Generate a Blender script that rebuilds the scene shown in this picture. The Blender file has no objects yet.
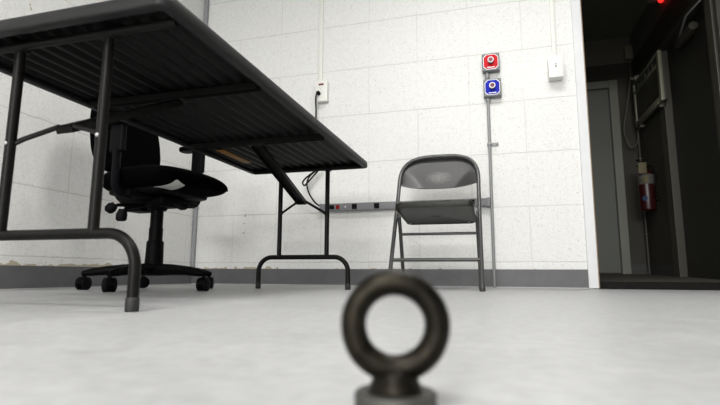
import bpy, bmesh, math, random
from mathutils import Vector, Matrix, noise
random.seed(7)
sc = bpy.context.scene
COL = sc.collection
PI = math.pi

# ------------------------------------------------------------------ materials
def new_mat(name):
    m = bpy.data.materials.new(name); m.use_nodes = True
    nt = m.node_tree
    return m, nt, nt.nodes, nt.links, nt.nodes['Principled BSDF']

def simple(name, col, rough=.5, metal=0., spec=.5, var=0., vscale=40., bump=0., bscale=200., emit=None, estr=0.):
    m, nt, N, L, b = new_mat(name)
    b.inputs['Base Color'].default_value = (*col, 1)
    b.inputs['Roughness'].default_value = rough
    b.inputs['Metallic'].default_value = metal
    b.inputs['Specular IOR Level'].default_value = spec
    tc = N.new('ShaderNodeTexCoord')
    if var:
        n = N.new('ShaderNodeTexNoise'); n.inputs['Scale'].default_value = vscale; n.inputs['Detail'].default_value = 5
        r = N.new('ShaderNodeValToRGB')
        r.color_ramp.elements[0].position = .3; r.color_ramp.elements[1].position = .7
        r.color_ramp.elements[0].color = (*[c*(1-var) for c in col], 1)
        r.color_ramp.elements[1].color = (*[min(1, c*(1+var)) for c in col], 1)
        L.new(tc.outputs['Object'], n.inputs['Vector']); L.new(n.outputs['Fac'], r.inputs['Fac'])
        L.new(r.outputs['Color'], b.inputs['Base Color'])
    if bump:
        n2 = N.new('ShaderNodeTexNoise'); n2.inputs['Scale'].default_value = bscale; n2.inputs['Detail'].default_value = 4
        bp = N.new('ShaderNodeBump'); bp.inputs['Strength'].default_value = bump; bp.inputs['Distance'].default_value = .002
        L.new(tc.outputs['Object'], n2.inputs['Vector']); L.new(n2.outputs['Fac'], bp.inputs['Height'])
        L.new(bp.outputs['Normal'], b.inputs['Normal'])
    if emit:
        b.inputs['Emission Color'].default_value = (*emit, 1); b.inputs['Emission Strength'].default_value = estr
    return m

def block_wall(name, axis, x0, peel, base=(.80, .80, .785)):
    """painted pitted blocks, square-looking courses of .381 m"""
    R, Z6 = .381, .175
    m, nt, N, L, b = new_mat(name)
    tc = N.new('ShaderNodeTexCoord'); sp = N.new('ShaderNodeSeparateXYZ'); L.new(tc.outputs['Object'], sp.inputs[0])
    def M(op, a, c=None, d=None):
        n = N.new('ShaderNodeMath'); n.operation = op
        for i, v in enumerate((a, c, d)):
            if v is None: continue
            if isinstance(v, (int, float)): n.inputs[i].default_value = v
            else: L.new(v, n.inputs[i])
        return n.outputs[0]
    # slight waviness of the joints
    wn = N.new('ShaderNodeTexNoise'); wn.inputs['Scale'].default_value = 9; wn.inputs['Detail'].default_value = 3
    L.new(tc.outputs['Object'], wn.inputs['Vector'])
    wob = M('MULTIPLY', M('SUBTRACT', wn.outputs['Fac'], .5), .012)
    u = M('DIVIDE', M('SUBTRACT', M('ADD', sp.outputs[axis], wob), x0), R)
    v = M('DIVIDE', M('SUBTRACT', M('ADD', sp.outputs[2], wob), Z6), R)
    def dist(t): return M('MULTIPLY', M('ABSOLUTE', M('SUBTRACT', M('FRACT', M('ADD', t, .5)), .5)), R)
    row = M('FLOOR', v); ju = M('FLOOR', M('ADD', u, .5))
    par = M('MODULO', M('ADD', M('ADD', row, ju), 100), 2)
    def line(d, w0, w1):
        n = N.new('ShaderNodeMapRange'); n.inputs['From Min'].default_value = w0; n.inputs['From Max'].default_value = w1
        n.inputs['To Min'].default_value = 1; n.inputs['To Max'].default_value = 0; L.new(d, n.inputs['Value'])
        return n.outputs[0]
    hl = line(dist(v), .0015, .0055)
    vl = M('MULTIPLY', line(dist(u), .0015, .005), M('ADD', M('MULTIPLY', par, .45), .22))
    jn = M('MAXIMUM', hl, vl)
    # joint strength varies along the wall
    n3 = N.new('ShaderNodeTexNoise'); n3.inputs['Scale'].default_value = 3.; L.new(tc.outputs['Object'], n3.inputs['Vector'])
    jn = M('MULTIPLY', jn, M('ADD', M('MULTIPLY', n3.outputs['Fac'], .9), .28))
    # pits
    vo = N.new('ShaderNodeTexVoronoi'); vo.inputs['Scale'].default_value = 85; L.new(tc.outputs['Object'], vo.inputs['Vector'])
    sc_ = N.new('ShaderNodeSeparateColor'); L.new(vo.outputs['Color'], sc_.inputs[0])
    rad = M('MULTIPLY', M('POWER', sc_.outputs[0], 1.2), .30)
    pit = M('GREATER_THAN', rad, vo.outputs['Distance'])
    pit = M('MULTIPLY', pit, M('ADD', M('MULTIPLY', sc_.outputs[1], .5), .16))
    vo2 = N.new('ShaderNodeTexVoronoi'); vo2.inputs['Scale'].default_value = 150; L.new(tc.outputs['Object'], vo2.inputs['Vector'])
    sc2 = N.new('ShaderNodeSeparateColor'); L.new(vo2.outputs['Color'], sc2.inputs[0])
    pit2 = M('MULTIPLY', M('GREATER_THAN', M('MULTIPLY', M('POWER', sc2.outputs[0], 1.6), .42), vo2.outputs['Distance']), .4)
    pit = M('MAXIMUM', pit, pit2)
    fn = N.new('ShaderNodeTexNoise'); fn.inputs['Scale'].default_value = 34; fn.inputs['Detail'].default_value = 6; fn.inputs['Roughness'].default_value = .7
    L.new(tc.outputs['Object'], fn.inputs['Vector'])
    ramp = N.new('ShaderNodeValToRGB'); L.new(fn.outputs['Fac'], ramp.inputs['Fac'])
    ramp.color_ramp.elements[0].position = .3; ramp.color_ramp.elements[1].position = .6
    ramp.color_ramp.elements[0].color = (*[c*.93 for c in base], 1); ramp.color_ramp.elements[1].color = (*base, 1)
    def mix(f, a, col):
        n = N.new('ShaderNodeMix'); n.data_type = 'RGBA'
        L.new(f, n.inputs['Factor']); L.new(a, n.inputs['A'])
        n.inputs['B'].default_value = (*col, 1)
        return n.outputs['Result']
    c = mix(pit, ramp.outputs['Color'], (.38, .33, .26))
    c = mix(M('MULTIPLY', jn, .5), c, (.36, .34, .31))
    # peeled paint just above the baseboard
    pn = N.new('ShaderNodeTexNoise'); pn.inputs['Scale'].default_value = 14; pn.inputs['Detail'].default_value = 4
    L.new(tc.outputs['Object'], pn.inputs['Vector'])
    lo = N.new('ShaderNodeTexNoise'); lo.inputs['Scale'].default_value = 1.3; L.new(tc.outputs['Object'], lo.inputs['Vector'])
    zz = N.new('ShaderNodeMapRange'); L.new(sp.outputs[2], zz.inputs['Value'])
    zz.inputs['From Min'].default_value = .125; zz.inputs['From Max'].default_value = .165
    zz.inputs['To Min'].default_value = peel; zz.inputs['To Max'].default_value = -.25
    pk = M('GREATER_THAN', M('ADD', M('ADD', M('SUBTRACT', pn.outputs['Fac'], .5), M('MULTIPLY', M('SUBTRACT', lo.outputs['Fac'], .5), .8)), zz.outputs[0]), .08)
    c = mix(M('MULTIPLY', pk, .85), c, (.42, .36, .24))
    L.new(c, b.inputs['Base Color'])
    b.inputs['Roughness'].default_value = .55; b.inputs['Specular IOR Level'].default_value = .3
    bp = N.new('ShaderNodeBump'); bp.inputs['Strength'].default_value = .5; bp.inputs['Distance'].default_value = .003
    L.new(M('SUBTRACT', 1., M('MAXIMUM', jn, pit)), bp.inputs['Height']); L.new(bp.outputs['Normal'], b.inputs['Normal'])
    return m

def floor_mat():
    m, nt, N, L, b = new_mat('grey_vinyl_floor')
    tc = N.new('ShaderNodeTexCoord')
    a = N.new('ShaderNodeTexNoise'); a.inputs['Scale'].default_value = 7; a.inputs['Detail'].default_value = 8; a.inputs['Roughness'].default_value = .65
    L.new(tc.outputs['Object'], a.inputs['Vector'])
    r = N.new('ShaderNodeValToRGB'); L.new(a.outputs['Fac'], r.inputs['Fac'])
    r.color_ramp.elements[0].position = .33; r.color_ramp.elements[1].position = .66
    r.color_ramp.elements[0].color = (.405, .408, .413, 1); r.color_ramp.elements[1].color = (.465, .468, .472, 1)
    f = N.new('ShaderNodeTexNoise'); f.inputs['Scale'].default_value = 42; f.inputs['Detail'].default_value = 4
    L.new(tc.outputs['Object'], f.inputs['Vector'])
    r2 = N.new('ShaderNodeValToRGB'); L.new(f.outputs['Fac'], r2.inputs['Fac'])
    r2.color_ramp.elements[0].position = .35; r2.color_ramp.elements[1].position = .6
    r2.color_ramp.elements[0].color = (.88, .88, .88, 1); r2.color_ramp.elements[1].color = (1, 1, 1, 1)
    mx = N.new('ShaderNodeMix'); mx.data_type = 'RGBA'; mx.blend_type = 'MULTIPLY'; mx.inputs['Factor'].default_value = 1
    L.new(r.outputs['Color'], mx.inputs['A']); L.new(r2.outputs['Color'], mx.inputs['B'])
    L.new(mx.outputs['Result'], b.inputs['Base Color'])
    b.inputs['Roughness'].default_value = .42; b.inputs['Specular IOR Level'].default_value = .35
    rr = N.new('ShaderNodeMapRange'); L.new(a.outputs['Fac'], rr.inputs['Value'])
    rr.inputs['To Min'].default_value = .34; rr.inputs['To Max'].default_value = .55
    L.new(rr.outputs[0], b.inputs['Roughness'])
    bp = N.new('ShaderNodeBump'); bp.inputs['Strength'].default_value = .12; bp.inputs['Distance'].default_value = .002
    L.new(f.outputs['Fac'], bp.inputs['Height']); L.new(bp.outputs['Normal'], b.inputs['Normal'])
    return m

def bronze_mat(name, c0, c1, rough, metal=.85):
    m, nt, N, L, b = new_mat(name)
    tc = N.new('ShaderNodeTexCoord')
    a = N.new('ShaderNodeTexNoise'); a.inputs['Scale'].default_value = 55; a.inputs['Detail'].default_value = 7; a.inputs['Roughness'].default_value = .65
    L.new(tc.outputs['Object'], a.inputs['Vector'])
    r = N.new('ShaderNodeValToRGB'); L.new(a.outputs['Fac'], r.inputs['Fac'])
    r.color_ramp.elements[0].position = .36; r.color_ramp.elements[1].position = .68
    r.color_ramp.elements[0].color = (*c0, 1); r.color_ramp.elements[1].color = (*c1, 1)
    L.new(r.outputs['Color'], b.inputs['Base Color'])
    b.inputs['Metallic'].default_value = metal; b.inputs['Roughness'].default_value = rough
    bp = N.new('ShaderNodeBump'); bp.inputs['Strength'].default_value = .35; bp.inputs['Distance'].default_value = .0008
    L.new(a.outputs['Fac'], bp.inputs['Height']); L.new(bp.outputs['Normal'], b.inputs['Normal'])
    return m

M_ = {}
M_['wall_back'] = block_wall('painted_block_back', 0, -.925, .03)
M_['wall_left'] = block_wall('painted_block_left', 1, -1.247, .33)
M_['plain'] = simple('plain_wall_paint', (.38, .38, .37), .6)
M_['ceil'] = simple('ceiling_paint', (.42, .42, .41), .8, var=.04)
M_['floor'] = floor_mat()
M_['base'] = simple('grey_vinyl_base', (.105, .106, .11), .5, var=.08, vscale=12)
M_['caulk'] = simple('pale_caulk', (.42, .42, .42), .6)
M_['trim'] = simple('white_trim_paint', (.70, .71, .72), .45, var=.03, vscale=8)
M_['trim_edge'] = simple('worn_wood_edge', (.25, .17, .10), .6, var=.2, vscale=60)
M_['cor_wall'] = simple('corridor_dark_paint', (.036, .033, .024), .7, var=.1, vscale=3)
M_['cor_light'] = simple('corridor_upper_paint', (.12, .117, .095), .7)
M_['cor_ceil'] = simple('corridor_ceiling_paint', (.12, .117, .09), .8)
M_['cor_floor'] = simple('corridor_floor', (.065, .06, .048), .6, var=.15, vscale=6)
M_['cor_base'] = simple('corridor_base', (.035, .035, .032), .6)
M_['curb'] = simple('black_rubber_threshold', (.007, .0065, .006), .6, 0., .12, var=.3, vscale=30, bump=.4, bscale=60)
M_['cor_door'] = simple('grey_door_paint', (.105, .113, .092), .5)
M_['cor_frame'] = simple('pale_frame_paint', (.175, .18, .148), .5)
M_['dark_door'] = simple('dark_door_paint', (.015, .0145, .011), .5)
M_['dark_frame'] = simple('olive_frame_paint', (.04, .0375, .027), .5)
M_['steel'] = simple('galvanised_steel', (.27, .275, .275), .5, .3)
M_['greypipe'] = simple('grey_painted_pipe', (.30, .31, .32), .5)
M_['tbl_top'] = simple('table_top_grey', (.0125, .013, .0132), .5, 0., .28, var=.12, vscale=14)
M_['tbl_lip'] = simple('table_lip_black', (.030, .030, .030), .5)
M_['tbl_under'] = simple('table_underside_dark', (.004, .004, .0038), .5, 0., .14, var=.25, vscale=9)
M_['tbl_leg'] = simple('table_leg_bronze', (.0048, .0045, .004), .42, 0., .16, var=.2, vscale=60)
M_['tbl_rail'] = simple('table_rail_dark', (.0085, .0085, .008), .5, 0., .15)
M_['cap'] = simple('black_rubber', (.012, .012, .012), .6)
M_['orange'] = simple('orange_label', (.30, .14, .02), .6)
M_['bolt'] = simple('bright_bolt', (.42, .42, .42), .4, .3)
M_['fabric'] = simple('black_fabric', (.0008, .0008, .001), .95, spec=.03, var=.3, vscale=90, bump=.3, bscale=500)
M_['plastic'] = simple('black_plastic', (.0013, .0013, .0013), .55, spec=.07)
M_['plastic2'] = simple('charcoal_plastic', (.0024, .0024, .0034), .55, spec=.08)
M_['lever'] = simple('grey_lever', (.06, .065, .065), .4)
M_['paper'] = simple('white_care_label', (.55, .55, .53), .7)
M_['chair_frame'] = simple('grey_chair_enamel', (.055, .055, .055), .3, 0., .5, var=.12, vscale=60)
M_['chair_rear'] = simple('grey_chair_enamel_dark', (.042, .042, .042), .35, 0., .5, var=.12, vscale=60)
M_['chair_seat'] = simple('olive_grey_enamel', (.015, .015, .0115), .4, 0., .28, var=.15, vscale=30)
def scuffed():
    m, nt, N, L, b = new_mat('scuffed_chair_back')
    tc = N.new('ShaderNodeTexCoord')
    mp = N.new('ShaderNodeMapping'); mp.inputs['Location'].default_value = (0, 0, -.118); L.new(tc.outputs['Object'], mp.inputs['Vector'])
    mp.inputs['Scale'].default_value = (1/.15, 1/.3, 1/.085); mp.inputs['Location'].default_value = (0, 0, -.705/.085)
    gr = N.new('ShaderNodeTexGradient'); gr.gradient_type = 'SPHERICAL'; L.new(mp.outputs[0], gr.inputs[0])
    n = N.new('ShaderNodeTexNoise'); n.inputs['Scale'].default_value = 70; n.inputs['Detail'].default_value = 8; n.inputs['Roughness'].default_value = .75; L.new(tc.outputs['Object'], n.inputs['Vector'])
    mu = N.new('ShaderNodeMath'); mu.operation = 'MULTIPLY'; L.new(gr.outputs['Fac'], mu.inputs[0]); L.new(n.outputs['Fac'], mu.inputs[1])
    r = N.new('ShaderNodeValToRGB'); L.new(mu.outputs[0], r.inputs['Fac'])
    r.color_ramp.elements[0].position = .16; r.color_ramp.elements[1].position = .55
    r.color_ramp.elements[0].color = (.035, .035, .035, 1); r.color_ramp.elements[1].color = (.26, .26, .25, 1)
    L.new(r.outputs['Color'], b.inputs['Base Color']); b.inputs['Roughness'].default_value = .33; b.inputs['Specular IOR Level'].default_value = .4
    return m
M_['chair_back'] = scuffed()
M_['bronze'] = bronze_mat('worn_bronze_steel', (.0055, .0046, .0031), (.024, .0205, .014), .42)
M_['washer'] = bronze_mat('dull_grey_steel', (.05, .049, .043), (.09, .088, .079), .5, .5)
M_['strip'] = simple('grey_power_strip', (.19, .19, .20), .45, 0.)
M_['black'] = simple('black_socket', (.004, .004, .004), .6, 0., .1)
M_['redsw'] = simple('red_switch', (.22, .008, .006), .5, 0., .15)
M_['white_pl'] = simple('white_plastic', (.80, .80, .76), .4)
M_['cream_pl'] = simple('cream_plastic', (.76, .765, .72), .45)
M_['darkred'] = simple('dark_red_label', (.16, .03, .03), .5)
M_['slot'] = simple('socket_slot', (.12, .11, .10), .5)
M_['btn_box'] = simple('grey_cast_box', (.17, .185, .19), .5, .1, var=.12, vscale=60)
M_['btn_red'] = simple('red_plate', (.58, .006, .014), .5, 0., .15)
M_['btn_blue'] = simple('blue_plate', (.004, .012, .40), .5, 0., .15)
M_['btn_white'] = simple('white_plate_edge', (.82, .82, .84), .4)
M_['btn_core'] = simple('dark_red_button', (.16, .008, .012), .35)
M_['ext_red'] = simple('extinguisher_red', (.03, .003, .003), .35)
M_['ext_white'] = simple('extinguisher_label', (.09, .086, .075), .6)
M_['ext_yellow'] = simple('yellow_tag', (.12, .10, .045), .6)
M_['ext_mark'] = simple('label_yellow_mark', (.10, .08, .012), .6)
M_['ext_blue'] = simple('blue_seal', (.008, .03, .10), .5)
M_['ac'] = simple('cream_housing', (.20, .195, .14), .5)
M_['ac_dark'] = simple('dark_grille', (.045, .043, .034), .6)
M_['ac_grille'] = simple('brown_grille', (.085, .08, .058), .6)
M_['cor_pipe'] = simple('corridor_pipe_paint', (.05, .05, .044), .6)
M_['cable'] = simple('pale_cable', (.12, .115, .09), .6)
M_['led'] = simple('red_lamp', (.6, .01, .01), .4, emit=(1, .015, .012), estr=2.6)
M_['housing'] = simple('lamp_housing', (.12, .115, .10), .6)

# ------------------------------------------------------------------ mesh helpers
class MB:
    def __init__(self): self.bm = bmesh.new()
    def _add(self, b, mtx=None):
        if mtx is not None: bmesh.ops.transform(b, matrix=mtx, verts=b.verts)
        me = bpy.data.meshes.new('t'); b.to_mesh(me); b.free(); self.bm.from_mesh(me); bpy.data.meshes.remove(me)
        return self
    def box(self, lo, hi, bev=0., seg=2, mtx=None):
        b = bmesh.new(); bmesh.ops.create_cube(b, size=1)
        lo, hi = Vector(lo), Vector(hi); c = (lo+hi)/2; s = hi-lo
        for v in b.verts: v.co = Vector((v.co.x*s.x, v.co.y*s.y, v.co.z*s.z))+c
        if bev: bmesh.ops.bevel(b, geom=list(b.edges), offset=bev, segments=seg, affect='EDGES', profile=.5)
        return self._add(b, mtx)
    def tube(self, pts, r, seg=14, closed=False, cap=True, flat=1.):
        pts = [Vector(p) for p in pts]; n = len(pts); b = bmesh.new(); rings = []
        rr = r if isinstance(r, (list, tuple)) else [r]*n
        up = None
        for i, p in enumerate(pts):
            if closed: t = (pts[(i+1) % n]-pts[i-1]).normalized()
            else: t = (pts[min(i+1, n-1)]-pts[max(i-1, 0)]).normalized()
            if up is None:
                up = t.orthogonal().normalized()
            else:
                up = (up-t*up.dot(t)).normalized()
            s = t.cross(up)
            rings.append([b.verts.new(p+(up*math.cos(a)+s*math.sin(a)*flat)*rr[i]) for a in [2*PI*k/seg for k in range(seg)]])
        for i in range(n if closed else n-1):
            A, B = rings[i], rings[(i+1) % n]
            for k in range(seg): b.faces.new((A[k], A[(k+1) % seg], B[(k+1) % seg], B[k]))
        if cap and not closed:
            b.faces.new(rings[0][::-1]); b.faces.new(rings[-1])
        bmesh.ops.recalc_face_normals(b, faces=b.faces)
        return self._add(b)
    def lathe(self, prof, seg=32, mtx=None):
        """profile of (radius, z) about local z"""
        b = bmesh.new(); rings = []
        for (r, z) in prof:
            rings.append([b.verts.new((max(r, 1e-5)*math.cos(2*PI*k/seg), max(r, 1e-5)*math.sin(2*PI*k/seg), z)) for k in range(seg)])
        for A, B in zip(rings, rings[1:]):
            for k in range(seg): b.faces.new((A[k], A[(k+1) % seg], B[(k+1) % seg], B[k]))
        b.faces.new(rings[0][::-1]); b.faces.new(rings[-1])
        bmesh.ops.recalc_face_normals(b, faces=b.faces)
        return self._add(b, mtx)
    def prism(self, outline, z0, z1, bev=0., seg=2, mtx=None):
        b = bmesh.new()
        lo = [b.verts.new((x, y, z0)) for x, y in outline]; hi = [b.verts.new((x, y, z1)) for x, y in outline]
        n = len(outline)
        for k in range(n): b.faces.new((lo[k], lo[(k+1) % n], hi[(k+1) % n], hi[k]))
        f0 = b.faces.new(lo[::-1]); f1 = b.faces.new(hi)
        bmesh.ops.recalc_face_normals(b, faces=b.faces)
        if bev:
            ed = list(set(f0.edges) | set(f1.edges))
            bmesh.ops.bevel(b, geom=ed, offset=bev, segments=seg, affect='EDGES', profile=.5)
        return self._add(b, mtx)
    def grid(self, nu, nv, fn, thick=0.):
        b = bmesh.new()
        V = [[b.verts.new(fn(i/nu, j/nv)) for j in range(nv+1)] for i in range(nu+1)]
        for i in range(nu):
            for j in range(nv): b.faces.new((V[i][j], V[i+1][j], V[i+1][j+1], V[i][j+1]))
        bmesh.ops.recalc_face_normals(b, faces=b.faces)
        if thick: bmesh.ops.solidify(b, geom=list(b.faces), thickness=thick)
        return self._add(b)
    def build(self, name, mat, parent=None, smooth=True, off=None, ang=40):
        me = bpy.data.meshes.new(name); self.bm.to_mesh(me); self.bm.free()
        if off is not None:
            me.transform(Matrix.Translation(-Vector(off)))
        for m in (mat if isinstance(mat, (list, tuple)) else [mat]): me.materials.append(M_[m])
        if smooth:
            for p in me.polygons: p.use_smooth = True
            me.set_sharp_from_angle(angle=math.radians(ang))
        o = bpy.data.objects.new(name, me); COL.objects.link(o)
        if parent is not None: o.parent = parent
        return o

def tag(o, label=None, cat=None, group=None, kind=None):
    for k, v in (('label', label), ('category', cat), ('group', group), ('kind', kind)):
        if v: o[k] = v
    return o

def thing(name, label, cat, loc, rz=0., group=None):
    o = bpy.data.objects.new(name, None); COL.objects.link(o)
    o.empty_display_size = .05
    o.location = loc; o.rotation_euler = (0, 0, rz)
    return tag(o, label, cat, group)

def struct(name, mb, mat, **k):
    return tag(mb.build(name, mat, **k), kind='structure')

def arc(c, r, a0, a1, n, u, v):
    c, u, v = Vector(c), Vector(u), Vector(v)
    return [c+u*(r*math.cos(a0+(a1-a0)*i/n))+v*(r*math.sin(a0+(a1-a0)*i/n)) for i in range(n+1)]

def fillet(pts, r, n=8):
    """poly-line with rounded corners"""
    P = [Vector(p) for p in pts]; out = [P[0]]
    for i in range(1, len(P)-1):
        a, b, c = P[i-1], P[i], P[i+1]
        d1, d2 = (a-b).normalized(), (c-b).normalized()
        th = d1.angle(d2); t = min(r/math.tan(th/2), (a-b).length*.49, (c-b).length*.49); rr = t*math.tan(th/2)
        cen = b+(d1+d2).normalized()*(rr/math.sin(th/2))
        s, e = b+d1*t-cen, b+d2*t-cen
        tot = s.angle(e); ax = s.cross(e).normalized()
        for k in range(n+1): out.append(cen+Matrix.Rotation(tot*k/n, 3, ax) @ s)
    out.append(P[-1])
    return out

def smooth_path(pts, n=8):
    """Catmull-Rom"""
    P = [Vector(p) for p in pts]; P = [P[0]*2-P[1]]+P+[P[-1]*2-P[-2]]; out = []
    for i in range(1, len(P)-2):
        for k in range(n):
            t = k/n; a, b, c, d = P[i-1:i+3]
            out.append(.5*((2*b)+(c-a)*t+(2*a-5*b+4*c-d)*t*t+(3*b-a-3*c+d)*t**3))
    out.append(P[-2])
    return out

def rrect(x0, x1, y0, y1, r, n=6):
    out = []
    for cx, cy, a in ((x1-r, y1-r, 0), (x0+r, y1-r, PI/2), (x0+r, y0+r, PI), (x1-r, y0+r, 3*PI/2)):
        out += [(cx+r*math.cos(a+PI/2*k/n), cy+r*math.sin(a+PI/2*k/n)) for k in range(n+1)]
    return out

# ------------------------------------------------------------------ the room
XL, XR, YF, H = -2.433, 3.2, -12.6, 2.75
struct('floor', MB().box((XL-.1, YF-.1, -.1), (XR+.1, .1, 0)), 'floor', smooth=False)
struct('ceiling', MB().box((XL-.1, YF-.1, H), (XR+.1, .15, H+.1)), 'ceil', smooth=False)
struct('wall_back', MB().box((XL-.1, 0, 0), (.6, .1, H)), 'wall_back', smooth=False)
struct('wall_left', MB().box((XL-.1, YF, 0), (XL, 0, H)), 'wall_left', smooth=False)
struct('light_block_header', MB().box((.6, 0, 2.12), (1.56, .15, H)), 'wall_back', smooth=False)  # unseen header, added low to keep ceiling light out of the corridor
struct('wall_back_right', MB().box((1.56, 0, 0), (XR, .15, H)), 'wall_back', smooth=False)
struct('wall_right', MB().box((XR, YF, 0), (XR+.1, 0, H)), 'plain', smooth=False)
struct('wall_front', MB().box((XL-.1, YF-.1, 0), (XR+.1, YF, H)), 'plain', smooth=False)
# white jamb that closes the end of the block wall, with its worn edge
struct('trim_1', MB().box((.560, -.022, .004), (.620, .15, 2.12), .004), 'trim', smooth=False)
struct('trim_2', MB().box((.620, -.021, .004), (.6255, .15, 2.12), .001), 'trim_edge', smooth=False)
# baseboards with a thin pale bead where they meet the floor
struct('baseboard_back', MB().box((XL, -.008, 0), (.560, 0, .1255), .002), 'base', smooth=False)
struct('baseboard_left', MB().box((XL, YF, 0), (XL+.008, -.008, .1255), .002), 'base', smooth=False)
struct('trim_3', MB().box((XL+.014, -.016, 0), (.560, -.008, .008), .002), 'caulk', smooth=False)
struct('trim_4', MB().box((XL+.008, YF, 0), (XL+.014, -.008, .006), .002), 'caulk', smooth=False)

# ------------------------------------------------------------------ the dark corridor
YB, XC = 2.2, 1.5
mb = MB(); b = bmesh.new()
v = [b.verts.new(p) for p in ((.30, .10, .047), (XC+.06, .10, .047), (XC+.06, YB, .10), (.30, YB, .10), (.30, .10, -.1), (XC+.06, .10, -.1), (XC+.06, YB, -.1), (.30, YB, -.1))]
for f in ((0, 1, 2, 3), (7, 6, 5, 4), (0, 4, 5, 1), (1, 5, 6, 2), (2, 6, 7, 3), (3, 7, 4, 0)): b.faces.new([v[i] for i in f])
bmesh.ops.recalc_face_normals(b, faces=b.faces)
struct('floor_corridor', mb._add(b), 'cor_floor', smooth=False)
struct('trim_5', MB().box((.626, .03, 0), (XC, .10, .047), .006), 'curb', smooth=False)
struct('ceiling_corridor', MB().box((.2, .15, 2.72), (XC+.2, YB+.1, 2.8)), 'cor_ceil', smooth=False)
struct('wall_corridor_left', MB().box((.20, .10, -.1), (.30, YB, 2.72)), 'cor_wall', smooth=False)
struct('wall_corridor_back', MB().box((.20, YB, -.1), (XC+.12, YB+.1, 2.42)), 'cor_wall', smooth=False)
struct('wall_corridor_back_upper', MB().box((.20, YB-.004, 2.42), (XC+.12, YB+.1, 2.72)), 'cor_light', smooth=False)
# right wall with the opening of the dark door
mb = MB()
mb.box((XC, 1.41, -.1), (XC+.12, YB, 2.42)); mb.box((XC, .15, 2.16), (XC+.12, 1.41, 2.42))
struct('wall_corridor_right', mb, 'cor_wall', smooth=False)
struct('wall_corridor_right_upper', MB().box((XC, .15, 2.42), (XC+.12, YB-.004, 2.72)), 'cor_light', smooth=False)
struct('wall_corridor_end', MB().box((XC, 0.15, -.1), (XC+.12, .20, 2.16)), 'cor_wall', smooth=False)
mb = MB()
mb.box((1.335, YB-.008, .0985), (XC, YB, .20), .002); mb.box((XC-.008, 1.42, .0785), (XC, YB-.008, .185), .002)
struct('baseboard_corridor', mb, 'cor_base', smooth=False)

# grey door on the corridor's back wall
d1 = tag(bpy.data.objects.new('door_1', None), kind='structure'); COL.objects.link(d1); d1.location = (.85, YB, .1)
O = (.85, YB, .1)
mb = MB(); mb.box((1.245, YB-.035, .1), (1.330, YB, 2.225), .004); mb.box((.37, YB-.035, .1), (.455, YB, 2.225), .004)
mb.box((.456, YB-.034, 2.14), (1.2445, YB, 2.224), .003)
mb.build('door_frame', 'cor_frame', d1, False, O)
mb = MB(); mb.box((1.235, YB-.018, .1), (1.247, YB, 2.14)); mb.box((.456, YB-.018, 2.128), (1.2345, YB, 2.1395))
mb.build('door_stop', 'cor_base', d1, False, O)
mb = MB(); mb.box((.455, YB-.012, .112), (1.236, YB-.001, 2.128), .002)
mb.build('door_panel', 'cor_door', d1, False, O)
mb = MB(); mb.lathe([(.022, 0), (.024, .006), (.012, .012), (.012, .035), (.026, .045), (.028, .06), (.02, .068), (.004, .07)], 20,
                    Matrix.Translation((.52, YB-.012, 1.05)) @ Matrix.Rotation(PI/2, 4, 'X'))
mb.build('door_handle', 'steel', d1, True, O)

# dark door in the right wall
d2 = tag(bpy.data.objects.new('door_2', None), kind='structure'); COL.objects.link(d2); d2.location = (XC, .8, .06)
O = (XC, .8, .06)
mb = MB(); mb.box((XC-.014, 1.27, .07), (XC+.10, 1.41, 2.16), .004); mb.box((XC-.014, .20, .03), (XC+.10, .30, 2.16), .004)
mb.box((XC-.0135, .301, 2.115), (XC+.10, 1.269, 2.159), .003)
mb.build('door_frame', 'dark_frame', d2, False, O)
MB().box((XC+.045, .305, .06), (XC+.09, 1.265, 2.11), .003).build('door_panel', 'dark_door', d2, False, O)
mb = MB(); mb.box((XC-.012, .62, 1.965), (XC+.044, .93, 2.03), .012)
mb.lathe([(.030, 0), (.034, .004), (.034, .05), (.030, .054)], 20, Matrix.Translation((XC+.012, .62, 1.998)) @ Matrix.Rotation(PI/2, 4, 'X'))
clo = mb.build('door_closer', 'dark_frame', d2, True, O)
mb = MB(); mb.tube([(XC+.005, .85, 2.035), (XC-.05, .52, 2.06), (XC-.01, .36, 2.085)], .008, 8)
mb.build('closer_arm', 'steel', clo, True, O)
# air conditioner on the right wall
O = (XC, 1.60, 1.62)
t = thing('air_conditioner', 'cream boxed air conditioner high on the dark corridor wall', 'air conditioner', O)
MB().box((1.462, 1.20, 1.635), (XC, 2.00, 2.075), .006).build('housing', 'ac_dark', t, True, O)
mb = MB()
mb.box((1.436, 1.17, 1.62), (1.466, 1.235, 2.09), .007); mb.box((1.436, 1.97, 1.62), (1.466, 2.03, 2.09), .007)
mb.box((1.4365, 1.23, 1.621), (1.465, 1.975, 1.675), .005); mb.box((1.4365, 1.23, 1.965), (1.465, 1.975, 1.99), .005); mb.box((1.4365, 1.23, 2.068), (1.465, 1.975, 2.089), .004)
mb.build('front_frame', 'ac', t, True, O)
mb = MB(); mb.box((1.4585, 1.234, 1.674), (1.4625, 1.971, 1.966))
for k in range(13):
    z = 1.684+k*.0215; mb.box((1.448, 1.234, z), (1.459, 1.971, z+.012))
mb.build('grille', 'ac_grille', t, False, O)
mb = MB(); mb.box((1.4585, 1.234, 1.989), (1.4625, 1.971, 2.069))
for k in range(6):
    y = 1.25+k*.12; mb.box((1.444, y, 1.997), (1.459, y+.085, 2.061), .003)
mb.build('air_outlet', 'ac_dark', t, True, O)
for y in (1.27, 1.90): MB().box((1.45, y, 1.59), (XC+.002, y+.04, 1.636), .003).build('bracket', 'dark_frame', t, True, O)

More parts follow.
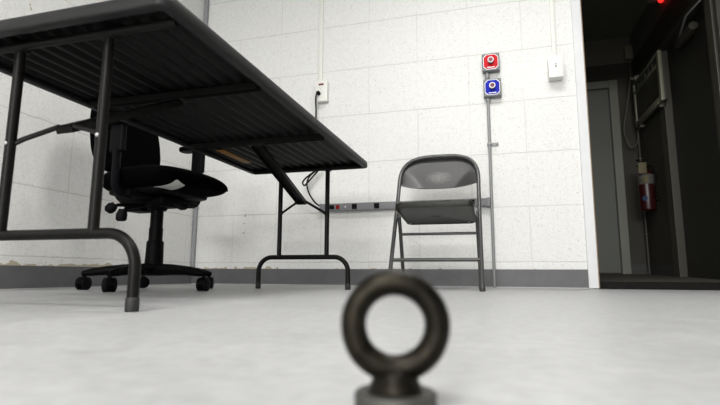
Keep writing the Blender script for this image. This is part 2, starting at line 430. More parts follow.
# cord, plug box, conduit of the corridor
O = (1.475, YB-.004, 2.43)
t = thing('junction_box', 'small tan junction box at the top corner of the corridor back wall', 'junction box', O)
MB().box((1.425, YB-.07, 2.44), (1.490, YB-.004, 2.58), .006).build('box', 'cable', t, True, O)
MB().box((1.418, YB-.078, 2.432), (1.496, YB-.069, 2.588), .004).build('cover', 'ac', t, True, O)
p = smooth_path([(1.45, 2.12, 2.435), (1.45, 2.11, 2.30), (1.435, 2.075, 2.16), (1.375, 2.075, 1.83), (1.34, 2.075, 1.61), (1.39, 2.075, 1.43), (1.46, 2.075, 1.49), (1.475, 2.075, 1.66)])
tag(MB().tube(p, .006, 8).build('hanging_cable', 'cable'), 'thin pale cord looping beside the corridor door under the junction box', 'cable')
O = (1.49, 1.93, 2.13)
t = thing('cable_clip', 'small round pale fitting left of the air conditioner', 'fitting', O)
MB().lathe([(.030, 0), (.034, .01), (.034, .05), (.026, .07), (.012, .075)], 20, Matrix.Translation((XC+.004, 1.93, 2.13)) @ Matrix.Rotation(-PI/2, 4, 'Y')).build('cap', 'ac', t, True, O)
MB().lathe([(.012, 0), (.012, .03), (.009, .034)], 14, Matrix.Translation((XC-.07, 1.93, 2.13)) @ Matrix.Rotation(-PI/2, 4, 'Y')).build('plug', 'cable', t, True, O)
O = (1.485, 2.13, .10)
t = thing('conduit_pipe', 'thin grey conduit pipe running down the corridor corner behind the fire extinguisher', 'pipe', O)
MB().tube([(1.485, 2.13, .10), (1.485, 2.13, 1.60)], .012, 12).build('pipe', 'cor_pipe', t, True, O)
for z in (.5, 1.3): MB().box((1.466, 2.112, z), (XC+.002, 2.148, z+.02), .003).build('clamp', 'cor_pipe', t, True, O)

# red lamp on the corridor ceiling
O = (1.40, 1.27, 2.66)
t = thing('indicator_lamp', 'small glowing red lamp at the top of the dark corridor', 'lamp', O)
MB().box((1.39, 1.05, 2.542), (1.502, 1.17, 2.721), .006).build('housing', 'housing', t, True, O)
MB().lathe([(.003, -.050), (.014, -.046), (.021, -.034), (.023, -.018), (.023, 0)], 20, Matrix.Translation((1.476, 1.09, 2.545))).build('lamp_lens', 'led', t, True, O)

# fire extinguisher
ex, ey = 1.405, 1.70
O = (ex, ey, .70)
t = thing('fire_extinguisher', 'red fire extinguisher with white label and yellow tag on the corridor wall', 'fire extinguisher', O)
T = Matrix.Translation((ex, ey, .70))
MB().lathe([(.058, 0), (.066, .006), (.070, .018), (.070, .33), (.064, .365), (.045, .395), (.026, .408), (.024, .42)], 32, T).build('cylinder', 'ext_red', t, True, O)
lab = MB().lathe([(.0705, .255), (.0712, .256), (.0712, .348), (.0705, .349)], 32, T).build('paper_label', 'ext_white', t, True, O)
mb = MB()
for k, a in enumerate((-1.75, -1.95, -2.15)):
    mb.box((-.009, -.0013, -.035+.012*k), (.009, .0013, .035-.012*k), 0, 2, Matrix.Translation((ex+.0715*math.cos(a), ey+.0715*math.sin(a), 1.0)) @ Matrix.Rotation(a+PI/2, 4, 'Z'))
mb.build('label_print', 'ext_mark', lab, True, O)
mb = MB(); mb.lathe([(.024, .41), (.026, .42), (.026, .45), (.018, .455), (.016, .475)], 20, T)
mb.build('valve', 'black', t, True, O)
mb = MB(); mb.tube(smooth_path([(ex+.02, ey, 1.165), (ex-.03, ey-.01, 1.178), (ex-.08, ey-.02, 1.20)]), .010, 10, flat=.6)
mb.tube(smooth_path([(ex+.02, ey, 1.155), (ex-.03, ey-.01, 1.15), (ex-.075, ey-.02, 1.135)]), .009, 10, flat=.6)
mb.build('handle', 'black', t, True, O)
mb = MB(); mb.tube(smooth_path([(ex+.02, ey, 1.13), (ex+.05, ey-.02, 1.14), (ex+.074, ey-.02, 1.08), (ex+.078, ey-.02, .95), (ex+.078, ey-.02, .84)]), .009, 10)
mb.build('hose', 'black', t, True, O)
MB().box((ex-.075, ey-.075, 1.055), (ex-.005, ey-.072, 1.165), .001).build('inspection_tag', 'ext_yellow', t, True, O)
MB().lathe([(.024, 0), (.024, .002)], 20, Matrix.Translation((ex-.036, ey-.061, .815)) @ Matrix.Rotation(-.52, 4, 'Z') @ Matrix.Rotation(PI/2, 4, 'X')).build('seal_sticker', 'ext_blue', t, True, O)
for z in (.80, 1.02): MB().box((ex+.066, ey-.03, z), (XC+.003, ey+.03, z+.03), .003).build('bracket', 'black', t, True, O)

# ------------------------------------------------------------------ things on the back wall
# corner conduit
O = (-2.415, -.022, 0)
t = thing('corner_conduit', 'flat grey painted conduit running up the room corner behind the office chair', 'conduit', O)
MB().box((-2.432, -.030, .127), (-2.400, -.001, 2.74), .006).build('channel', 'greypipe', t, True, O)
for z in (.62, 1.75): MB().box((-2.4325, -.034, z), (-2.394, -.001, z+.02), .003).build('clamp', 'greypipe', t, True, O)

# outlet box and raceway
O = (-1.30, 0, 1.436)
t = thing('outlet_box', 'white surface mounted outlet box with a black plug above the table', 'outlet', O)
MB().box((-1.343, -.050, 1.440), (-1.255, -.0005, 1.604), .004).build('back_box', 'cream_pl', t, True, O)
fp = MB().box((-1.346, -.056, 1.437), (-1.252, -.049, 1.607), .0025).build('faceplate', 'white_pl', t, True, O)
MB().box((-1.323, -.0575, 1.568), (-1.282, -.0555, 1.584), .0006).build('tape_label', 'darkred', fp, True, O)
for zc in (1.545, 1.497):
    rc = MB().lathe([(.0165, 0), (.0165, .002), (.0155, .003)], 24, Matrix.Translation((-1.307, -.0555, zc)) @ Matrix.Rotation(PI/2, 4, 'X')).build('socket', 'white_pl', fp, True, O)
    mb = MB(); mb.box((-1.315, -.0592, zc), (-1.3125, -.058, zc+.009)); mb.box((-1.3015, -.0592, zc), (-1.299, -.058, zc+.009)); mb.box((-1.309, -.0592, zc-.011), (-1.305, -.058, zc-.006))
    s = mb.build('socket_slots', 'slot', fp, True, O)
O = (-1.315, -.05, .58)
t = thing('hanging_cable', 'black cable with plug hanging from the white outlet behind the table', 'cable', O)
mb = MB(); mb.lathe([(.015, 0), (.016, .004), (.016, .022), (.011, .03), (.004, .032)], 20, Matrix.Translation((-1.320, -.0592, 1.500)) @ Matrix.Rotation(PI/2, 4, 'X'))
mb.build('plug', 'black', t, True, O)
p = smooth_path([(-1.320, -.088, 1.500), (-1.332, -.088, 1.470), (-1.340, -.07, 1.43), (-1.344, -.05, 1.354), (-1.342, -.05, 1.15), (-1.31, -.07, .97), (-1.284, -.1, .888),
                 (-1.34, -.1, .856), (-1.397, -.1, .816), (-1.423, -.1, .782), (-1.408, -.1, .758), (-1.38, -.098, .784), (-1.34, -.095, .828), (-1.30, -.09, .873),
                 (-1.325, -.085, .868), (-1.372, -.08, .834), (-1.396, -.08, .78), (-1.378, -.08, .701), (-1.335, -.06, .63), (-1.298, -.03, .60)])
MB().tube(p, .0065, 8).build('sheath', 'black', t, True, O)
tag(MB().box((-1.348, -.016, 1.608), (-1.312, -.0005, 2.749), .003).build('cable_raceway', 'cream_pl'), 'white cable raceway running up from the outlet with the black plug', 'raceway')
t_o = (.435, 0, 1.45)
t = thing('switch_box', 'white surface mounted switch box beside the white wall end', 'switch box', t_o)
MB().box((.385, -.085, 1.436), (.471, -.0005, 1.585), .004).build('back_box', 'cream_pl', t, True, t_o)
fp = MB().box((.381, -.091, 1.432), (.475, -.084, 1.588), .0025).build('faceplate', 'white_pl', t, True, t_o)
MB().box((.423, -.093, 1.503), (.432, -.0905, 1.530), .001).build('toggle_slot', 'slot', fp, True, t_o)
MB().box((.424, -.099, 1.511), (.431, -.0925, 1.522), .001).build('toggle', 'cream_pl', fp, True, t_o)
tag(MB().box((.418, -.016, 1.586), (.450, -.0005, 2.749), .003).build('cable_raceway', 'cream_pl'), 'white cable raceway running up from the white switch box', 'raceway')

# power strip
O = (-.67, 0, .56)
t = thing('power_strip', 'long grey metal power strip on the wall behind the folding chair', 'power strip', O)
MB().box((-1.292, -.044, .562), (-.062, -.0005, .618), .003).build('body', 'strip', t, True, O)
MB().box((-.064, -.048, .558), (-.040, -.0005, .622), .003).build('end_cap', 'strip', t, True, O)
MB().box((-1.304, -.046, .560), (-1.290, -.0005, .620), .003).build('end_cap', 'strip', t, True, O)
MB().box((-1.245, -.047, .574), (-1.185, -.043, .606), .002).build('breaker', 'black', t, True, O)
MB().box((-1.170, -.050, .574), (-1.143, -.043, .607), .002).build('switch', 'redsw', t, True, O)
MB().lathe([(.006, 0), (.006, .004), (.003, .006)], 14, Matrix.Translation((-1.096, -.0435, .590)) @ Matrix.Rotation(PI/2, 4, 'X')).build('indicator', 'white_pl', t, True, O)
for x in (-1.025, -.853, -.681, -.509, -.337, -.165):
    s = MB().box((x-.020, -.047, .570), (x+.020, -.043, .610), .002).build('socket', 'black', t, True, O)

# push button stations
def octagon(hx, hy, c): return [(-hx+c, -hy), (hx-c, -hy), (hx, -hy+c), (hx, hy-c), (hx-c, hy), (-hx+c, hy), (-hx, hy-c), (-hx, -hy+c)]
def station(x, z, plate, label):
    O = (x, 0, z-.066)
    t = thing('push_button_station', label, 'push button', O)
    R = Matrix.Translation((x, 0, z)) @ Matrix.Rotation(PI/2, 4, 'X')
    MB().box((x-.061, -.060, z-.066), (x+.061, -.0005, z+.066), .006, 3).build('box', 'btn_box', t, True, O)
    for sx in (-1, 1):
        for sz in (-1, 1): MB().lathe([(.0055, .058), (.0055, .0625), (.003, .0635)], 10, R @ Matrix.Translation((sx*.050, sz*.055, 0))).build('screw', 'steel', t, True, O)
    MB().prism(octagon(.053, .057, .022), .059, .0625, .001, 1, R).build('border_plate', 'btn_white', t, True, O)
    pl = MB().prism(octagon(.0485, .0525, .020), .0615, .0640, .0006, 1, R).build('face_plate', plate, t, True, O)
    MB().box((x-.026, -.0648, z-.0455), (x+.026, -.0635, z-.0385)).build('legend', 'btn_white', pl, True, O)
    bt = MB().lathe([(.0200, .088), (.0215, .0895), (.0215, .098), (.0200, .101), (.0155, .101), (.0145, .098)], 28, R @ Matrix.Translation((0, .002, 0))).build('button_ring', 'btn_white', t, True, O)
    MB().lathe([(.0185, .0630), (.0185, .0885)], 28, R @ Matrix.Translation((0, .002, 0))).build('button_shaft', 'btn_box', bt, True, O)
    MB().lathe([(.0145, .096), (.0145, .100), (.012, .103), (.005, .104)], 24, R @ Matrix.Translation((0, .002, 0))).build('button', 'btn_core', bt, True, O)
    return t, O
st = station(-.002, 1.606, 'btn_red', 'red faced push button box, upper of the two on the wall')
station(.003, 1.4135, 'btn_blue', 'blue faced push button box, lower of the two on the wall')
O = (-.024, -.03, 0)
t = thing('conduit_pipe', 'thin steel conduit running from the blue button box down to the floor', 'pipe', O)
MB().tube([(-.030, -.026, 1.3475), (-.030, -.026, 0.0)], .0105, 14).build('pipe', 'steel', t, True, O)
MB().lathe([(.014, 0), (.016, .004), (.016, .022), (.013, .026)], 16, Matrix.Translation((-.030, -.026, 1.320))).build('connector', 'steel', t, True, O)
MB().tube([(-.030, -.026, 1.5405), (-.030, -.026, 1.4805)], .0105, 14).build('pipe_nipple', 'steel', st[0], True, st[1])
MB().lathe([(.014, 0), (.016, .004), (.016, .03), (.014, .036)], 16, Matrix.Translation((-.030, -.026, 1.495))).build('connector', 'steel', st[0], True, st[1])
cl = MB().box((-.046, -.040, 1.000), (-.014, -.0005, 1.016), .003).box((-.012, -.012, .996), (.030, -.0005, 1.020), .003).build('clamp', 'steel', t, True, O)
MB().lathe([(.007, 0), (.007, .004), (.004, .006)], 12, Matrix.Translation((.018, -.0115, 1.008)) @ Matrix.Rotation(PI/2, 4, 'X')).build('screw', 'steel', cl, True, O)

# ------------------------------------------------------------------ folding table
TX0, TX1, TY0, TY1 = -1.484, -.722, -2.605, -.765
ZB, ZT = .710, .752
XM = -1.119
O = (XM, -1.68, 0)
tb = thing('folding_table', 'long dark grey folding table with corrugated underside at left', 'table', O)
# shell: top slab, skirt and return lip as one pressed piece
b = bmesh.new()
def loop(x0, x1, y0, y1, r, z): return [b.verts.new((x, y, z)) for x, y in rrect(x0, x1, y0, y1, r, 6)]
def inset(d, z): return loop(TX0+d, TX1-d, TY0+d, TY1-d, max(.035-d, .008), z)
prof = [(.030, ZT), (.012, ZT-.001), (.004, ZT-.006), (.0, ZT-.014), (.0, ZB+.006), (.002, ZB+.002), (.006, ZB), (.026, ZB), (.030, ZB+.003), (.030, ZB+.016), (.028, ZB+.018), (.008, ZB+.018), (.008, ZT-.012)]
L_ = [inset(d, z) for d, z in prof]
n = len(L_[0])
for A, B in zip(L_, L_[1:]):
    for k in range(n): b.faces.new((A[k], A[(k+1) % n], B[(k+1) % n], B[k]))
b.faces.new(L_[0]); b.faces.new(L_[-1][::-1])
bmesh.ops.recalc_face_normals(b, faces=b.faces)
MB()._add(b).build('table_top', 'tbl_top', tb, True, O, 50)
# corrugated panel: ribs run the long way
def corr(u, v):
    x = TX0+.012+u*(TX1-TX0-.024); y = TY0+.012+v*(TY1-TY0-.024)
    s = math.sin(2*PI*(x-TX0)/.052)
    return (x, y, .7335+.0062*max(-1, min(1, 1.5*s)))
MB().grid(174, 2, corr).build('corrugated_panel', 'tbl_under', tb, True, O, 60)
# cross rails
for y in (-2.08, -1.455):
    mb = MB(); mb.box((TX0+.036, y-.018, .7235), (TX1-.036, y+.018, .7265)); mb.box((TX0+.036, y-.018, .703), (TX1-.036, y-.015, .7265)); mb.box((TX0+.036, y+.015, .703), (TX1-.036, y+.018, .7265))
    for k in range(5):
        x = XM-.26+k*.13; mb.lathe([(.006, 0), (.006, .004), (.003, .006)], 10, Matrix.Translation((x, y, .7235)) @ Matrix.Rotation(PI, 4, 'X'))
    mb.build('cross_rail', 'tbl_rail', tb, True, O)
for y in (-2.52, -.812):
    mb = MB(); mb.tube([(TX0+.033, y, .714), (TX1-.033, y, .714)], .0115, 12)
    mb.build('pivot_rail', 'tbl_rail', tb, True, O)
# leg sets
def leg_set(y, sgn, rail_y, brace_z):
    r = .0138
    ft = MB().tube(fillet([(XM-.284, y, .012), (XM-.284, y, .187), (XM+.284, y, .187), (XM+.284, y, .012)], .085, 10), r, 16)
    lg = ft.build('leg', 'tbl_leg', tb, True, O)
    for sx in (-1, 1):
        x = XM+sx*.152
        MB().tube([(x, y, .190), (x, y, .712)], r*.98, 16).build('upright', 'tbl_leg', lg, True, O)
        c = MB(); c.lathe([(.0150, 0), (.0160, .003), (.0160, .030), (.0142, .034)], 16, Matrix.Translation((XM+sx*.284, y, 0)))
        c.build('foot_cap', 'cap', lg, True, O)
        c = MB(); c.lathe([(.0055, 0), (.0055, .003), (.003, .005)], 12, Matrix.Translation((x, y-r*.9, .437)) @ Matrix.Rotation(PI/2, 4, 'X'))
        c.build('pivot_bolt', 'bolt' if sgn < 0 else 'tbl_leg', lg, True, O)
        c = MB(); c.box((x-.02, y-.016, .700), (x+.02, y+.016, .730), .003)
        c.build('hinge_plate', 'tbl_rail', lg, True, O)
    jy = y-sgn*.03
    J = Vector((XM, jy, brace_z)); E = Vector((XM+.02, rail_y, .708))
    d = (E-J).normalized()
    s = d.cross(Vector((0, 0, 1))).normalized(); up = s.cross(d)
    mtx = Matrix((( s.x, d.x, up.x, J.x), (s.y, d.y, up.y, J.y), (s.z, d.z, up.z, J.z), (0, 0, 0, 1)))
    Ln = (E-J).length
    w0 = .030
    c = MB(); c.box((-w0, -.01, -.002), (w0, Ln, .002), 0, 2, mtx); c.box((-w0, -.01, -.020), (-w0+.003, Ln, .002), 0, 2, mtx); c.box((w0-.003, -.01, -.020), (w0, Ln, .002), 0, 2, mtx)
    c.box((-w0, -.01, -.020), (w0, -.006, .002), 0, 2, mtx)
    br = c.build('brace', 'tbl_leg', tb, True, O)
    for sx in (-1, 1):
        c = MB(); c.tube([(XM+sx*.150, y-sgn*.004, .437), (XM+sx*.128, y-sgn*.018, .455), (XM+sx*.022, jy, brace_z-.002)], .0085, 10, flat=.8)
        c.build('brace_arm', 'tbl_leg', br, True, O)
    c = MB(); c.box((XM+.02-.045, rail_y-.025, .700), (XM+.02+.045, rail_y+.02, .7235), .003)
    c.build('brace_bracket', 'tbl_rail', br, True, O)
leg_set(-2.510, -1, -2.06, .487)
leg_set(-.802, 1, -1.44, .520)
MB().box((-1.400, -1.33, .7225), (-1.352, -1.03, .7255), .001).build('paper_label', 'orange', tb, True, O)

# ------------------------------------------------------------------ grey steel folding chair
O = (-.345, -.55, 0)
fc = thing('folding_chair', 'grey steel folding chair against the white block wall', 'chair', O)
cx = -.346
def fy(z): return -.774+(z/.858)*.374            # the plane of the leaning tube
half = lambda z: .2585-.012*min(1, z/.6)
pts = [(cx-half(0), fy(.02), .02), (cx-half(.6), fy(.62), .62)]
P = [(cx-half(0), 0, .02), (cx-half(.6), 0, .60)]
# rounded shoulder: superellipse over the top
top = []
for k in range(33):
    a = PI-PI*k/32; hx = .2465
    x = math.copysign(abs(math.cos(a))**.60, math.cos(a))*hx; z = .655+.192*(abs(math.sin(a))**.72)
    top.append((cx+x, 0, z))
full = [(cx-half(0), 0, .02), (cx-half(.3), 0, .30), (cx-half(.6), 0, .60)]+top+[(cx+half(.6), 0, .60), (cx+half(.3), 0, .30), (cx+half(0), 0, .02)]
full = [(x, fy(z), z) for x, _, z in full]
MB().tube(full, .0125, 16).build('back_frame', 'chair_frame', fc, True, O)
# back panel: pressed sheet within the arch
def backf(u, v):
    s = -1+2*u; hx = .2435
    x = s*hx
    zt = .655+.190*(max(0, 1-abs(s)**(2/.60))**.36)
    zb = .652-.026*(1-abs(s)**3.)
    z = zb+(zt-zb)*v
    t = min(1, max(0, (abs(s)-.42)/.58-v*1.15)); y = fy(z)-.004+.026*(1-t)*(1-.35*v)+.012*(1-s*s)
    return (cx+x, y, z)
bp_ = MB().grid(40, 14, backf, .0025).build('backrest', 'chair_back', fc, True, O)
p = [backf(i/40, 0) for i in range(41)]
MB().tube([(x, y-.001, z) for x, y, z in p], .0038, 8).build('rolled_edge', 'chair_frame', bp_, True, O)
# seat: dished pan with turned-down edge
def seat_outline(d=0.):
    hw_f, hw_r = .222-d, .214-d; yf, yr = -.80+d, -.41-d; r = .035
    out = []
    for (sx, yy, hw, a0) in ((1, yr, hw_r, 0), (-1, yr, hw_r, PI/2), (-1, yf, hw_f, PI), (1, yf, hw_f, 3*PI/2)):
        cxx = sx*(hw-r); cyy = yy+(-r if yy == yr else r)
        out += [(cx+.006+cxx+r*math.cos(a0+PI/2*k/6), cyy+r*math.sin(a0+PI/2*k/6)) for k in range(7)]
    return out
sz = lambda y: .437+(-.41-y)*.152          # rises to the front
b = bmesh.new(); Ls = []
for d, dz in ((.012, -.030), (.002, -.034), (0, -.028), (0, -.006), (.006, 0), (.03, -.002), (.09, -.010)):
    Ls.append([b.verts.new((x, y, sz(y)+dz)) for x, y in seat_outline(d)])
n = len(Ls[0])
for A, B in zip(Ls, Ls[1:]):
    for k in range(n): b.faces.new((A[k], A[(k+1) % n], B[(k+1) % n], B[k]))
b.faces.new(Ls[-1]); b.faces.new(Ls[0][::-1])
bmesh.ops.recalc_face_normals(b, faces=b.faces)
se = MB()._add(b).build('seat', 'chair_seat', fc, True, O)
for x, y in ((-.532, -.44), (-.165, -.44)): MB().lathe([(.007, 0), (.007, .002), (.003, .004)], 12, Matrix.Translation((x, y, sz(y)-.0315)) @ Matrix.Rotation(PI, 4, 'X')).build('rivet', 'bolt', se, True, O)
MB().box((-.375, -.585, sz(-.58)-.0325), (-.325, -.570, sz(-.58)-.0290)).build('maker_plate', 'washer', se, True, O)
# rear legs and cross bars
for sx in (-1, 1):
    x0 = cx+.006+sx*.229; x1 = cx+.006+sx*.236
    lg = MB().tube([(x0, -.62, .435), (x0+(x1-x0)*.3, -.565, .325), (x1, -.446, .02)], .0115, 14).build('rear_leg', 'chair_rear', fc, True, O)
    MB().lathe([(.0135, 0), (.0150, .003), (.0150, .026), (.0130, .034)], 16, Matrix.Translation((x1, -.442, 0))).build('foot_cap', 'cap', lg, True, O)
    MB().lathe([(.0150, 0), (.0165, .003), (.0165, .030), (.0140, .040)], 16, Matrix.Translation((cx+sx*.2585, fy(.0)+.004, 0))).build('foot_cap', 'chair_rear', fc, True, O)
    MB().box((cx+sx*.236-.006, -.64, .415), (cx+sx*.236+.006, -.55, .455), .003).build('hinge_plate', 'chair_rear', fc, True, O)
MB().tube([(cx-.252, fy(.172), .172), (cx+.252, fy(.172), .172)], .0105, 12).build('front_stretcher', 'chair_rear', fc, True, O)
MB().tube([(cx-.227, -.568, .331), (cx+.239, -.568, .331)], .0085, 12).build('rear_stretcher', 'chair_rear', fc, True, O)

# ------------------------------------------------------------------ black office chair
oc = thing('office_chair', 'black swivel office chair tucked under the left side of the table', 'chair', (-1.79, -1.26, 0), math.radians(-8))
O = None
# local: +x forward, +y the chair's left
star0 = math.radians(210+8)-math.radians(0)
angs = [math.radians(a+8) for a in (206, 276, 353, 66, 138)]
mb = MB(); mb.lathe([(.030, .075), (.052, .080), (.058, .095), (.056, .125), (.046, .135)], 28)
for a in angs:
    d = Vector((math.cos(a), math.sin(a), 0)); s = Vector((-d.y, d.x, 0))
    P0 = [d*r+Vector((0, 0, z)) for r, z in ((.03, .108), (.12, .108), (.22, .103), (.30, .094), (.352, .085))]
    mb.tube(P0, [.034, .030, .025, .021, .014], 12, flat=1.)
mb.build('star_base', 'plastic', oc)
for a in angs:
    d = Vector((math.cos(a), math.sin(a), 0)); c = d*.342
    sw = a+random.uniform(-.9, .9)+PI/2
    T = Matrix.Translation((c.x, c.y, .034)) @ Matrix.Rotation(sw, 4, 'Z') @ Matrix.Rotation(PI/2, 4, 'X')
    cs = MB()
    cs.lathe([(.030, -.004), (.034, -.002), (.034, .002), (.030, .004)], 20, T)
    cs.lathe([(.008, .034), (.008, .085)], 12, Matrix.Translation((c.x, c.y, 0)))
    hood = [(.0365*math.cos(t), .0365*math.sin(t)) for t in [PI*k/10 for k in range(11)]]
    cs.prism(hood, -.012, .012, .003, 1, T)
    co = cs.build('caster', 'plastic', oc)
    for z0 in (-.026, .008):
        MB().lathe([(.010, z0), (.030, z0), (.034, z0+.003), (.034, z0+.015), (.030, z0+.018), (.010, z0+.018)], 24, T).build('caster_wheel', 'plastic2', co)
mb = MB()
mb.lathe([(.046, .125), (.047, .14), (.044, .255), (.040, .262)], 24); mb.lathe([(.036, .26), (.036, .33), (.033, .335), (.033, .435)], 24)
mb.build('gas_column', 'plastic', oc)
mb = MB(); mb.box((-.13, -.085, .445), (.12, .085, .500), .015, 3); mb.box((-.19, -.055, .425), (-.06, .055, .475), .012, 3); mb.lathe([(.045, .428), (.06, .45), (.06, .47)], 20)
mb.box((-.05, -.24, .475), (.06, .24, .505), .008)
me = mb.build('tilt_mechanism', 'plastic', oc)
W = Matrix.Rotation(math.radians(8), 3, 'Z')
def loc(x, y, z):
    v = W @ Vector((x+1.79, y+1.26, 0)); return Vector((v.x, v.y, z))
lv = MB(); lv.tube([Vector((-.06, -.06, .455)), loc(-1.90, -1.43, .440), loc(-1.925, -1.455, .425)], .009, 10); lv.tube([loc(-1.905, -1.44, .440), loc(-1.917, -1.449, .428), loc(-1.928, -1.457, .412), loc(-1.934, -1.462, .400)], [.018, .027, .026, .014], 12, flat=.7)
lv.build('lever', 'plastic2', oc)
lv = MB(); lv.tube([Vector((-.02, -.07, .450)), loc(-1.84, -1.42, .425), loc(-1.848, -1.445, .405)], .010, 10); lv.tube([loc(-1.848, -1.448, .412), loc(-1.850, -1.452, .385), loc(-1.850, -1.454, .360), loc(-1.850, -1.454, .352)], [.020, .027, .026, .018], 12, flat=.7)
lv.build('lever', 'plastic2', oc)
lv = MB(); lv.tube([Vector((.06, -.05, .452)), loc(-1.56, -1.43, .425), loc(-1.48, -1.45, .412)], [.010, .013, .016], 10, flat=.6); lv.tube([loc(-1.53, -1.44, .425), loc(-1.49, -1.45, .414), loc(-1.468, -1.453, .408)], [.016, .022, .014], 12, flat=.6)
lv.build('lever', 'plastic', oc)
# seat cushion: rounded, domed, waterfall front
def cushion(u, v):
    a = 2*PI*u; e = .62
    cxx, syy = math.cos(a), math.sin(a)
    px = math.copysign(abs(cxx)**e, cxx); py = math.copysign(abs(syy)**e, syy)
    ph = -PI/2+PI*v; rr = max(math.cos(ph), 0)**.45; hz = math.sin(ph)
    x = .055+px*.305*rr; y = py*.262*rr
    f = max(0, (x-.08)/.23)
    z = (.580+.058*abs(hz)**.8) if hz >= 0 else (.580-.068*abs(hz)**.8)+.026*min(1, f)**2
    z += .012*math.cos(min(1, abs(y)/.26)*PI/2)*(1 if hz > 0 else 0)-.034*f*f
    z -= .014*max(0, (-x-.05)/.2)
    return (x, y, z)
seat_o = MB().grid(64, 20, cushion).build('seat', 'fabric', oc, True, None, 80)
mb = MB(); mb.prism(rrect(-.19, .21, -.20, .20, .08, 6), .499, .530, .010, 2)
mb.build('seat_pan', 'plastic', oc)
# care label glued to the underside near the front edge
from mathutils.bvhtree import BVHTree
_b = bmesh.new(); _b.from_mesh(seat_o.data); _tree = BVHTree.FromBMesh(_b)
def lab(u, v):
    x = .155+.165*u; y = -.190+(.085-.03*u)*v
    hit = _tree.ray_cast(Vector((x, y, 0)), Vector((0, 0, 1)))[0]
    return (x, y, hit.z-.0015)
MB().grid(12, 4, lab, .0008).build('care_label', 'paper', oc)
_b.free()
# backrest
def backr(u, v):
    a = 2*PI*u; e = .55
    c, s = math.cos(a), math.sin(a)
    hy = math.copysign(abs(c)**e, c); hz = math.copysign(abs(s)**e, s)
    ph = -PI/2+PI*v; rr = max(math.cos(ph), 0)**.4; t = math.sin(ph)
    y = hy*.238*rr; z = .865+hz*.225*rr
    y *= 1-.10*max(0, (z-.9)/.2)
    x = -.275-(z-.64)*.16+t*.038-.045*0+.10*(y/.225)**2*.35
    return (x, y, z)
br = MB().grid(56, 14, backr).build('backrest', 'fabric', oc, True, None, 80)
mb = MB(); mb.tube([(-.10, 0, .462), (-.22, 0, .47), (-.30, 0, .53), (-.325, 0, .65), (-.345, 0, .86)], [.026, .026, .026, .028, .022], 12, flat=1.6)
mb.build('back_bar', 'plastic', oc)
# arms
for sy in (-1, 1):
    mb = MB(); mb.tube(fillet([(.005, sy*.20, .490), (.005, sy*.282, .500), (.005, sy*.285, .700)], .04, 6), .020, 12, flat=1.5)
    ar = mb.build('armrest', 'plastic2', oc)
    mb = MB(); mb.box((-.038, sy*.285-.017, .690), (.050, sy*.285+.017, .835), .012, 3)
    mb.build('arm_sleeve', 'plastic2', ar)
    b = rrect(-.135, .125, sy*.285-.042, sy*.285+.042, .036, 6)
    MB().prism(b, .832, .862, .010, 3).build('arm_pad', 'plastic', ar)

# ------------------------------------------------------------------ eye bolt in the foreground
O = (-.0715, -3.138, 0)
eb = thing('eye_bolt', 'worn bronze coloured steel eye bolt standing on the floor up close', 'eye bolt', O, math.radians(11.7))
ES = 1.0
# washer-like collar on the floor
MB().lathe([(.0265, 0), (.0282, .0012), (.0284, .0100), (.0272, .0115), (.012, .0117)], 48).build('collar', 'washer', eb)
b = bmesh.new()
def eye(u, v):
    a = 2*PI*u; t = 2*PI*v
    # forged ring: slightly deeper (front to back) than wide, thicker near the shank
    k = max(0, -math.sin(a))
    rx = .0090*(1+.04*k); ry = .0092
    R = .02945+rx*math.cos(t)
    wob = 1+.012*math.sin(3*a+1)+.008*math.sin(7*a)
    return (ES*R*math.cos(a)*wob**.3, ry*math.sin(t), .0558+ES*R*math.sin(a)*wob**.3)
nu, nv = 96, 28
V = [[b.verts.new(eye(i/nu, j/nv)) for j in range(nv)] for i in range(nu)]
for i in range(nu):
    for j in range(nv): b.faces.new((V[i][j], V[(i+1) % nu][j], V[(i+1) % nu][(j+1) % nv], V[i][(j+1) % nv]))
bmesh.ops.recalc_face_normals(b, faces=b.faces)
mb = MB(); mb._add(b)
mb.lathe([(.0186, .0112), (.0190, .0125), (.0182, .0150), (.0166, .0185), (.0156, .0215), (.0140, .0240), (.0105, .0262), (.006, .0275)], 40)
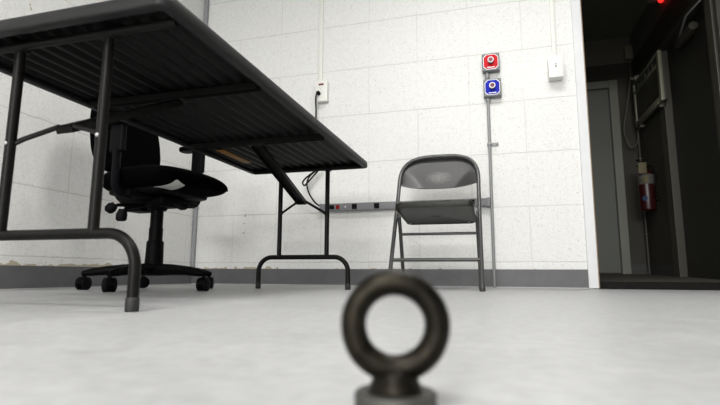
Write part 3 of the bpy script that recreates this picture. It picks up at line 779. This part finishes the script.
mb.build('ring', 'bronze', eb, True, None, 60)

# ------------------------------------------------------------------ light
def area(name, loc, sx, sy, power, col=(1, .985, .955), rot=(0, 0, 0)):
    l = bpy.data.lights.new(name, 'AREA'); l.shape = 'RECTANGLE'; l.size = sx; l.size_y = sy; l.energy = power; l.color = col
    o = bpy.data.objects.new(name, l); COL.objects.link(o); o.location = loc; o.rotation_euler = rot
    return o
for x, y, p in ((.05, -1.75, 46), (-.45, -4.6, 85), (-.45, -7.6, 180)):
    area('ceiling_light', (x, y, H-.03), 1.2, .6, p)
area('added_rear_light', (-.1, -12.4, 1.85), 3.2, 1.3, 370, (1, 1, .99), (PI/2, 0, 0))  # unseen broad light added behind the camera so the table shades the wall
w = bpy.data.worlds.new('World'); sc.world = w; w.use_nodes = True
w.node_tree.nodes['Background'].inputs['Color'].default_value = (.5, .5, .5, 1)
w.node_tree.nodes['Background'].inputs['Strength'].default_value = .02

# ------------------------------------------------------------------ camera
f, pitch, roll, yaw = 482.25, .1465, .0047, .2781
cp, sp, cy, sy = math.cos(pitch), math.sin(pitch), math.cos(yaw), math.sin(yaw)
fw = Vector((-sy*cp, cy*cp, sp)); r0 = Vector((cy, sy, 0)); u0 = r0.cross(fw)
rt = r0*math.cos(roll)+u0*math.sin(roll); up = -r0*math.sin(roll)+u0*math.cos(roll)
cam = bpy.data.cameras.new('camera'); co = bpy.data.objects.new('camera', cam); COL.objects.link(co)
mw = Matrix.Identity(4)
for i in range(3): mw[i][0], mw[i][1], mw[i][2] = rt[i], up[i], -fw[i]
mw.translation = Vector((0, -3.47975, .0915))
co.matrix_world = mw
cam.sensor_width = 36; cam.sensor_fit = 'HORIZONTAL'; cam.lens = f/720*36
cam.clip_start = .02; cam.clip_end = 60
cam.dof.use_dof = True; cam.dof.focus_distance = 3.0; cam.dof.aperture_fstop = 4.5
sc.camera = co
sc.view_settings.view_transform = 'Standard'; sc.view_settings.look = 'None'
sc.view_settings.exposure = 0.0; sc.view_settings.gamma = 1.0
